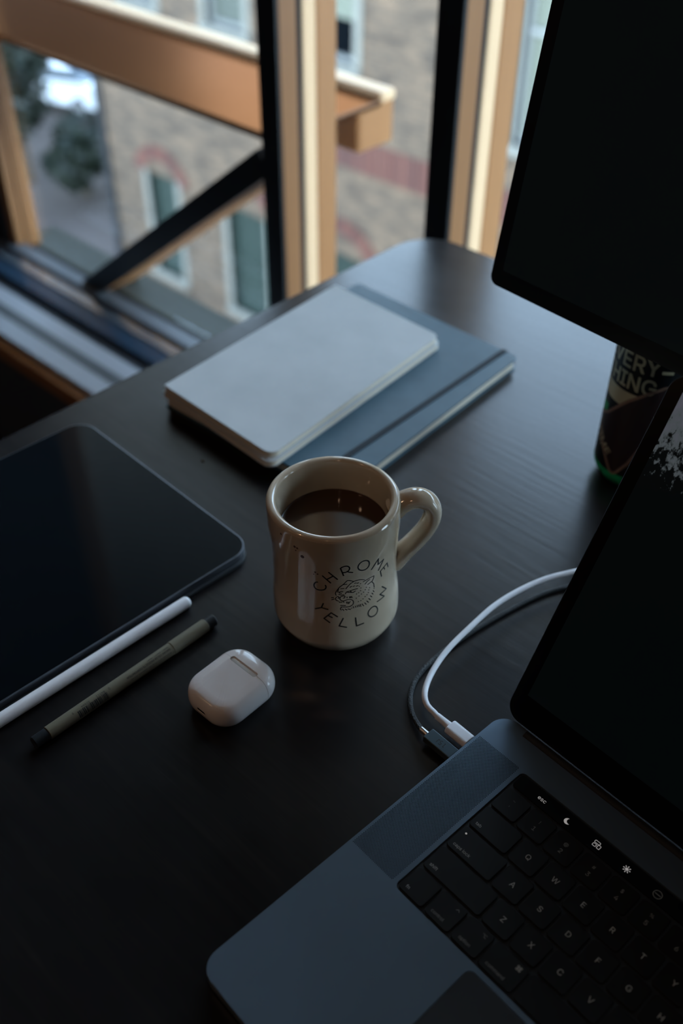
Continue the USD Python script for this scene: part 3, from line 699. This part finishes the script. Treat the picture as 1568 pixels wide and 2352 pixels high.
def along(p0, p1, parts):
    """turns things built along +y from the origin so that they run from p0 to p1"""
    d = np.array(p1, float) - np.array(p0, float)
    a = math.degrees(math.atan2(-d[0], d[1]))
    return a
sty = thing('stylus', 'white round-ended stylus pen lying against the tablet edge', 'stylus', (-431.6, 129.0, 0), -1.9)
obj('barrel', rod(9.5, 166, 4.45, 0, 4.45, round1=4.0), 'white_plastic', sty, local=True, smooth=50)
tip = lathe([(0, 0), (0.7, 0.15), (1.1, 0.8), (3.2, 7.5), (4.2, 9.4), (4.2, 9.7), (0, 9.7)], 32)
tip.vertices = np.column_stack([tip.vertices[:, 0], tip.vertices[:, 2], 4.45 + tip.vertices[:, 1]])
tip.invert()
obj('tip', tip, 'white_plastic', sty, local=True, smooth=50)

pen = thing('fineliner_pen', 'olive drawing pen with black ends and small print', 'pen', (-400.1, 150.0, 0), -0.55)
PR = 4.55
obj('barrel', rod(7, 106, PR, 0, 4.9, 0.25), 'olive', pen, local=True)
obj('cap', rod(105.6, 136.5, 4.9, 0, 4.9, 0.35), 'olive', pen, local=True)
obj('cap_plug', [rod(136, 144, 4.3, 0, 4.9, 0.5)], 'pen_black', pen, local=True)
obj('tail_plug', [rod(-3.5, 7.2, 4.1, 0, 4.9, 0.6)], 'pen_black', pen, local=True)
def on_pen(s_, t_, lift):
    a = t_ / PR
    r = PR + lift - 0.03
    return np.column_stack([r * np.sin(a), -s_, 4.9 + r * np.cos(a)])
def pen_text(text, y, t, h, cond=0.9, bold=False):
    return affinity.translate(text2d(text, h, bold, cond), -y, t)
lines = [pen_text('Japan / Japon / Japan', 103.5, 0.3, 1.15, 1.1), pen_text('SAKURA COLOR PRODUCTS CORPORATION', 103.5, 2.0, 1.35, 0.92, True), pen_text('do not press hard on the tip, keep capped when not in use', 103, 4.8, 0.9, 1.0)]
obj('printed_text', flat_print(shapely.union_all(lines), on_pen, 0.06, 1.0), 'print_ink', pen, local=True, smooth=False)
obj('printed_digits', flat_print(shapely.union_all([pen_text('0', 54.5, 0.6, 1.7), pen_text('84511', 50.5, 0.4, 1.7), pen_text('30644', 39, 0.4, 1.7), pen_text('9', 26.2, 0.6, 1.7)]), on_pen, 0.06, 1.0), 'print_ink', pen, local=True, smooth=False)
rg = np.random.default_rng(11)
bars, y = [], 51.0
while y > 28.5:
    w = rg.choice([0.28, 0.28, 0.56, 0.84])
    bars.append(shapely.box(-y, 2.3, -y + w, 7.2))
    y -= w + rg.choice([0.28, 0.28, 0.56])
obj('barcode', flat_print(shapely.union_all(bars), on_pen, 0.06, 1.0), 'print_ink', pen, local=True, smooth=False)

case = thing('earbud_case', 'small glossy white rounded earbud charging case lying on its front', 'earbud case', (-340.2, 259.0, 0), 1.0)
CW_, CL_, CH_ = 44.3, 53.5, 21.3
def pill(x0, x1, y0, y1, z0, z1, r, n=10, f=9.4):
    """a plate whose rim is fully rounded"""
    zc, hh = (z0 + z1) / 2, (z1 - z0) / 2
    pts = []
    for t in np.linspace(-1, 1, 25):
        k = f * (1 - (1 - abs(t) ** 2.3) ** (1 / 2.3))
        p = rrect(x0 + k, x1 - k, y0 + k, y1 - k, max(r - k, 1.5), n)
        pts.append(np.column_stack([p, np.full(len(p), zc + t * hh)]))
    return trimesh.convex.convex_hull(np.vstack(pts))
def man(mesh):
    mesh = mesh.copy()
    mesh.merge_vertices()
    return m3.Manifold(m3.Mesh(np.array(mesh.vertices, np.float32), np.array(mesh.faces, np.uint32)))
shell = man(pill(-CW_ / 2, CW_ / 2, -CL_ / 2, CL_ / 2, 0, CH_, 15.5))
HYC = 11.6
hinge_cut = man(slab(rrect(-12, 12, HYC - 2.0, HYC + 2.0, 1.95, 8), CH_ - 1.5, CH_ + 3, 0.05))
port_cut = man(box(-4.3, 4.3, -CL_ / 2 - 3, -CL_ / 2 + 3, 9.2, 12.2, 1.2))
shell = shell - hinge_cut - port_cut
top, bottom = shell.split_by_plane((0, 1, 0), HYC + 0.12)
_, base = shell.split_by_plane((0, 1, 0), HYC - 0.12)
obj('body', base, 'gloss_white', case, local=True, smooth=40)
obj('lid', top, 'gloss_white', case, local=True, smooth=40)
obj('hinge', slab(rrect(-11.8, 11.8, HYC - 1.8, HYC + 1.8, 1.75, 8), CH_ - 6, CH_ - 0.9, 0.5, steps=2), 'hinge_metal', case, local=True)
obj('charging_port', box(-4.25, 4.25, -CL_ / 2 + 0.35, -CL_ / 2 + 3.4, 9.22, 12.18, 0.6), 'dark_hole', case, local=True)

# ---------------------------------------------------------------- cables
def lapw(x, y, z):
    a = math.radians(LROT)
    return np.array([LAP[0] + x * math.cos(a) - y * math.sin(a), LAP[1] + x * math.sin(a) + y * math.cos(a), z])
WHITE = [(-227.8, 336.5, 7.0), (-231.8, 336.1, 7.3), (-239.1, 337.1, 8.0), (-245.1, 341.0, 9.0), (-250.5, 349.7, 10.0), (-255.1, 364.1, 11.5), (-257.8, 381.0, 13.0), (-258.4, 405.4, 15.0), (-258.3, 429.9, 16.0), (-253.8, 459.8, 16.0), (-245.1, 485.3, 16.0), (-234.8, 504.0, 16.0)]
BLACK = [(-230.0, 322.1, 5.2), (-236.8, 324.2, 4.2), (-246.1, 329.6, 3.0), (-255.2, 339.0, 2.2), (-262.1, 353.0, 2.0), (-264.5, 371.8, 2.0), (-263.6, 394.4, 2.0), (-260.5, 420.0, 2.0), (-254.1, 452.5, 2.0), (-246.6, 479.8, 2.0), (-234.8, 501.7, 2.0)]
WHITE = [tuple(lapw(-66, -1.8, 7.0))] + WHITE[1:] + [(-226, 530, 14), (-226, 560, 8), (-233, 612, 2.2), (-228, 690, 2.0), (-228, 770, 2.0)]
BLACK = [tuple(lapw(-66, -16.0, 5.6))] + BLACK[1:] + [(-212, 528, 2), (-202, 560, 2), (-196, 640, 2), (-196, 740, 2)]

LD = lapw(1, 0, 0) - lapw(0, 0, 0)
wc = thing('white_cable', 'white charging cable curving from the laptop side up behind its lid', 'cable', (WHITE[0][0], WHITE[0][1], 0))
obj('cord', tube(spline(WHITE, 140), 1.95, 16), 'cable_white', wc, smooth=60)
def plug(x0, x1, y, z, w, h, r):
    p = slab(rrect(-w / 2, w / 2, -h / 2, h / 2, r, 8), 0, x1 - x0, 0.5, steps=2)
    v = p.vertices
    c = np.array([lapw(x0 + k[2], y + k[0], z + k[1]) for k in v])
    q = trimesh.Trimesh(c, p.faces, process=False)
    if q.volume < 0:
        q.invert()
    return q
obj('plug', plug(-55.0, -38.4, -1.8, 7.0, 10.6, 6.2, 3.05), 'cable_white', wc, smooth=50)
obj('strain_relief', tube([lapw(-66, -1.8, 7.0), lapw(-60, -1.8, 7.0), lapw(-54.5, -1.8, 7.0)], [2.3, 2.45, 2.75], 20), 'cable_white', wc, smooth=40)
obj('contact_tip', plug(-38.6, -37.75, -1.8, 6.6, 8.2, 2.4, 1.1), 'steel', wc)
bc = thing('black_cable', 'black braided cable beside the white one, with a dark metal plug', 'cable', (BLACK[0][0], BLACK[0][1], 0))
obj('cord', tube(spline(BLACK, 160), 1.75, 12), 'cable_black', bc, smooth=60)
obj('plug', plug(-60.5, -38.6, -16.0, 5.6, 9.2, 5.4, 0.8), 'dark_metal', bc, smooth=30)
obj('collar', tube([lapw(-66.5, -16.0, 5.6), lapw(-63, -16.0, 5.6), lapw(-60, -16.0, 5.6)], 1.9, 20), 'steel', bc, smooth=40)
obj('contact_tip', plug(-38.8, -37.75, -16.0, 6.0, 8.2, 2.4, 1.1), 'steel', bc)
mk = strokes([[(-52.2, -17.4), (-52.2, -14.9), (-51.2, -14.9)], [(-49.3, -14.4), (-50.3, -14.6), (-50.2, -16.0), (-48.9, -16.2), (-48.9, -17.5), (-50.2, -17.6)], [(-47.4, -14.6), (-46.9, -14.6), (-46.9, -17.4), (-46.2, -17.4)]], 0.42)
mp = prism(mk, 8.28, 8.36)
mp.vertices = np.array([lapw(*v) for v in mp.vertices])
obj('plug_mark', mp, 'pen_black', bc, smooth=False)

# ---------------------------------------------------------------- the drinks can
CX, CY, CR, CT = -277.6, 651.2, 33.0, 157.0
can = thing('drinks_can', 'tall black drinks can with cream lettering and green base, half hidden by the laptop lid', 'can', (CX, CY, 0))
obj('body', lathe([(0, 3.5), (20, 2.5), (23.5, 0), (25, 0.6), (27, 3.5), (31, 9), (CR - 0.3, 13), (CR, 15), (CR, 137), (CR - 0.4, 139), (29, 147), (26.6, 151.5), (0, 151.5)], 96, (CX, CY)), 'can_black', can, smooth=50)
obj('rim', lathe([(0, 151), (25.2, 151), (27.2, 151.2), (27.4, 153.5), (26.4, 154.6), (25.2, 153.4), (24.6, 149.5), (0, 149.5)], 96, (CX, CY)), 'aluminium', can, smooth=50)
def on_can(s_, t_, lift):
    a = s_ / CR
    r = np.interp(t_, [0, 3.5, 9, 13, 15, 200], [25, 27, 31, CR - 0.3, CR, CR]) + lift - 0.03
    return np.column_stack([CX + r * np.cos(a), CY + r * np.sin(a), t_])
arc = lambda a: math.radians(a) * CR
def can_text(text, a0, a1, z, h):
    g = text2d(text, h, True)
    b = g.bounds
    k = (arc(a1) - arc(a0)) / (b[2] - b[0])
    return affinity.translate(affinity.scale(g, k, 1, origin=(b[0], 0)), arc(a0) - b[0], z)
obj('lettering', flat_print(shapely.union_all([can_text('EVERY', -154, -59.5, 114.6, 13.2), shapely.box(arc(-58), 117.2, arc(-43), 119.9), can_text('THING', -153, -60.5, 97.6, 12.8)]), on_can, 0.1, 2.0), 'can_cream', can, smooth=False, label='cream lettering EVERY-THING')
flag = sg.Polygon([(arc(a), z) for a, z in ((-168, 60), (-147, 57.5), (-123, 66), (-91, 87), (-68, 98), (-40, 108), (-45, 92), (-58, 57), (-76, 31), (-93, 15.5), (-106, 26), (-122, 38), (-145, 52))])
flag = flag.buffer(-3, quad_segs=8).buffer(3, quad_segs=8)
rim_ = flag.buffer(2.0).difference(flag.buffer(-0.4))
band = shapely.box(arc(-200), 80.5, arc(0), 94.2).difference(flag.buffer(1.6))
obj('cream_band', flat_print(band, on_can, 0.1, 2.5), 'can_cream', can, smooth=False)
seg = sg.Polygon([(arc(-150), 70.5), (arc(-128), 72.5), (arc(-128), 66), (arc(-150), 61)])
obj('green_band', flat_print(seg.difference(flag.buffer(2.0)), on_can, 0.1, 2.5), 'can_green', can, smooth=False)
obj('green_foot_band', flat_print(shapely.box(arc(-210), 4, arc(30), 17).difference(flag.buffer(2.0)), on_can, 0.1, 2.5), 'can_green', can, smooth=False)
obj('maroon_pennant', flat_print(flag.buffer(-0.2), on_can, 0.08, 2.5), 'can_maroon', can, smooth=False)
obj('pennant_edge', flat_print(rim_, on_can, 0.12, 2.0), 'can_rust', can, smooth=False)
obj('side_lettering', flat_print(affinity.translate(affinity.rotate(text2d('TIME', 8.0, True), -34, origin=(0, 0)), arc(-150), 44), on_can, 0.1, 2.0), 'can_cream', can, smooth=False)

cr = trimesh.creation.icosphere(2, 1.0)
cr.vertices = cr.vertices * np.array([1.3, 1.0, 0.8]) * (0.8 + 0.4 * meshkit.noise(cr.vertices * 2.0 + 5, 3))[:, None] + np.array([-548.0, 411.0, 0.7])
obj('crumb', cr, 'stain', label='tiny dark crumb on the desk in front of the notebook stack', category='crumb', smooth=60)

# ---------------------------------------------------------------- outside: the brick building across the street
FY, GZ = 12500.0, -11500.0
FX0, FX1, FTOP = -19000.0, 9000.0, 3200.0
street = struct('street_pavement', box(-90000, 60000, 1300, 120000, GZ - 200, GZ), 'asphalt')
bld = thing('brick_building', 'tall mottled brown brick building across the street with arched windows', 'building', ((FX0 + FX1) / 2, FY, GZ))
WINS = []          # x0, x1, z0, z1, kind
for k in range(-2, 9):
    x = -17500 + 2560 * k if k < 4 else None
    if x is not None and x > FX0 + 300:
        WINS.append((x, x + 930 if k == 0 else x + 1120, -10250, -7950, 'arched'))
for x in (-9300, -6500, -3700, -900, 1900, 4700):
    WINS.append((x, x + 1100, -10250, -7950, 'arched'))
WINS += [(-17650, -16650, -4600, -1900, 'sash'), (-15160, -14150, -4600, -1900, 'sash'), (-12650, -11520, -4600, -1900, 'low_unit'), (-8350, -7250, -5000, -1900, 'blind')]
for x in (-5500, -2700, 100, 2900, 5700):
    WINS.append((x, x + 1050, -4600, -1900, 'sash'))
holes = shapely.union_all([shapely.box(a, c, b, d_) for a, b, c, d_, _ in WINS])
fac = shapely.box(FX0, GZ, FX1, FTOP).difference(holes)
wall = obj('wall', [xz(prism(fac, 0, 320), FY), box(FX0, FX1, FY + 330, FY + 9000, GZ, FTOP)], 'brick_wall', bld, smooth=False)
obj('parapet', box(FX0 - 40, FX1 + 40, FY - 60, FY + 400, FTOP, FTOP + 180, 10), 'stone', bld)
obj('quoin', box(FX0 - 60, FX0 + 160, FY - 60, FY + 200, GZ, FTOP, 8), 'downpipe', bld, label='dark corner downpipe')
rb = np.random.default_rng(5)
def brick(cx, cz, w, h, ang=0.0, y=FY - 25):
    b = box(-w / 2, w / 2, 0, 60, -h / 2, h / 2)
    c, s = math.cos(ang), math.sin(ang)
    v = b.vertices
    b.vertices = np.column_stack([cx + c * v[:, 0] - s * v[:, 2], y + v[:, 1] + rb.uniform(-4, 4), cz + s * v[:, 0] + c * v[:, 2]])
    obj('brick', b, M['red_brick'][rb.integers(4)], bld, smooth=False)
x = -13600.0
while x < -7600:
    brick(x, -6000, 92, 560)
    x += 104
for a, b, z0, z1, kind in WINS:
    arched = kind == 'arched'
    pane_m = 'green_pane' if arched else ('sage_blind' if kind == 'sash' else 'blind')
    f = xz(prism(shapely.box(a, z0, b, z1).difference(shapely.union_all([shapely.box(a + 70, z0 + 80, b - 70, (z0 + z1) / 2 - 40), shapely.box(a + 70, (z0 + z1) / 2 + 40, b - 70, z1 - 80)])), 0, 90), FY + 90)
    wf = obj('window_frame', f, 'white_paint' if not arched else 'green_pane', bld, smooth=False)
    if kind == 'low_unit':
        obj('open_sash', box(a + 70, b - 70, FY + 200, FY + 205, z0 + 80, z0 + 640), 'dark_hole', wf)
        obj('blind_slats', [box(a + 70, b - 70, FY + 150, FY + 170, z, z + 40) for z in np.arange(z0 + 640, z1 - 100, 52)], 'blind', wf, smooth=False, kind='stuff')
    elif arched:
        obj('pane', box(a + 60, b - 60, FY + 140, FY + 150, z0 + 60, z1 - 60), 'green_pane', wf)
    else:
        obj('blind_slats', [box(a + 70, b - 70, FY + 150, FY + 170, z, z + 40) for z in np.arange(z0 + 90, z1 - 100, 52)], pane_m, wf, smooth=False, kind='stuff')
    sl = obj('window_sill', box(a - 150, b + 150, FY - 110, FY + 160, z0 - 150, z0, 12), 'stone', bld)
    for u0, u1 in ((a - 160, a), (b, b + 150)):
        obj('surround', box(u0, u1, FY - 30, FY + 100, z0, z1), 'stone', bld)
    if arched and b < -11000:
        n = 15
        cx, rr = (a + b) / 2, (b - a) / 2 + 420
        cz = z1 - 420
        for i in range(n):
            t = math.radians(25 + 130 * (i + 0.5) / n)
            brick(cx + rr * math.cos(t), cz + rr * math.sin(t), 300, 2 * math.pi * rr * 130 / 360 / n * 0.9, t)
twr = thing('added_dark_tower', 'added dark tower out of view that darkens reflections in the ledge', 'building', (-66000, 40000, GZ))  # added unseen block, there to darken reflections in ledge and desk
obj('wall', box(-110000, -60000, 33000, 48000, GZ, 40000), 'dark_render', twr)
obj('roof', box(-110200, -59800, 32800, 48200, 40000, 40400), 'dark_render', twr)

# ---------------------------------------------------------------- the car park and trees beyond the building's end
def car(x, y, ang, label, cat='car', van=False):
    c = thing('parked_car', label, cat, (x, y, GZ), ang)
    L, Wd = 4500.0, 1800.0
    side = [(-2250, 330), (-2200, 800), (-2050, 930), (-1150, 980), (-500, 1440), (950, 1470), (1750, 1080), (2150, 1000), (2250, 700), (2240, 330)]
    low = [p for p in side if p[1] < 1100]
    hull = trimesh.convex.convex_hull(np.vstack([np.column_stack([np.array(low)[:, 0] * k, np.full(len(low), sgn * (Wd / 2 - e)), np.array(low)[:, 1]]) for sgn in (-1, 1) for k, e in ((1.0, 70), (0.97, 0))]))
    obj('body', hull, 'car_white', c, local=True)
    cab = [(-1150, 970), (-480, 1400), (950, 1430), (1780, 1050)]
    gl = trimesh.convex.convex_hull(np.vstack([np.column_stack([np.array(cab)[:, 0], sgn * (Wd / 2 - 110 - np.array([0, 130, 130, 0.0])), np.array(cab)[:, 1]]) for sgn in (-1, 1)]))
    obj('cabin_glass', gl, 'car_glass', c, local=True)
    rf = trimesh.convex.convex_hull(np.vstack([np.column_stack([[-560, 1000], sgn * np.array([640.0, 640.0]), [1398, 1436]]) for sgn in (-1, 1)] + [np.column_stack([[-300, 800], sgn * np.array([560.0, 560]), [1480, 1500]]) for sgn in (-1, 1)]))
    obj('roof', rf, 'car_white', c, local=True)
    for wx in (-1400, 1380):
        for sgn in (-1, 1):
            w = lathe([(0, -110), (300, -110), (330, -80), (330, 80), (300, 110), (0, 110)], 24)
            w.vertices = np.column_stack([wx + w.vertices[:, 0], sgn * (Wd / 2 - 100) + w.vertices[:, 2], 330 + w.vertices[:, 1]])
            w.fix_normals()
            t = obj('wheel', w, 'tyre', c, local=True)
            hb_ = lathe([(0, -6), (190, -6), (190, 6), (0, 6)], 20)
            hb_.vertices = np.column_stack([wx + hb_.vertices[:, 0], sgn * (Wd / 2 + 14) + hb_.vertices[:, 2], 330 + hb_.vertices[:, 1]])
            obj('hubcap', hb_, 'hub', t, local=True)
    return c
car(-35200, 21700, 18, 'white car parked farther off, at the top left behind the cross rail')
car(-31600, 19400, 18, 'white car parked nearest the brick building, behind the green tree')
car(-39500, 22800, 18, 'white car parked at the far left edge of the view')

def tree(name, label, x, y, h, crown_r, crown_h, seed, n=2600, leaf=170):
    t = thing(name, label, 'tree', (x, y, GZ))
    rg = np.random.default_rng(seed)
    obj('trunk', tube(spline([(x, y, GZ), (x + 60, y - 40, GZ + h * 0.4), (x, y, GZ + h * 0.8)], 12), np.linspace(130, 50, 12), 10), 'bark', t)
    blobs = [(rg.normal(0, crown_r * 0.45), rg.normal(0, crown_r * 0.45), rg.uniform(-0.4, 0.45) * crown_h, rg.uniform(0.35, 0.6) * crown_r) for _ in range(9)]
    v, f = [], []
    for i in range(n):
        bx, by, bz, br_ = blobs[rg.integers(len(blobs))]
        d = rg.normal(size=3)
        d /= np.linalg.norm(d)
        p = np.array([x + bx, y + by, GZ + h + bz]) + d * br_ * rg.uniform(0.7, 1.0)
        a = rg.normal(size=3)
        a /= np.linalg.norm(a)
        b = np.cross(a, d)
        b /= np.linalg.norm(b) + 1e-9
        k = len(v)
        s_ = leaf * rg.uniform(0.6, 1.3)
        v += [p - a * s_, p + b * s_ * 0.5, p + a * s_, p - b * s_ * 0.5]
        f += [(k, k + 1, k + 2), (k, k + 2, k + 3)]
    obj('foliage', trimesh.Trimesh(np.array(v), np.array(f), process=False), 'leaf', t, smooth=False, kind='stuff')
tree('street_tree', 'dark green leafy tree beside the end of the brick building', -26600, 14800, 2400, 1700, 2600, 4, 3400)
tree('street_tree', 'low dark shrub-like tree close under the corner of the brick building', -24500, 15300, 1100, 1100, 1300, 9, 2000)
tree('street_tree', 'tall loose green tree in front of the parked white cars', -30400, 17000, 3300, 1300, 2600, 12, 1500)
struct('path', box(-30000, -15000, 7000, 11500, GZ, GZ + 60), 'paving')
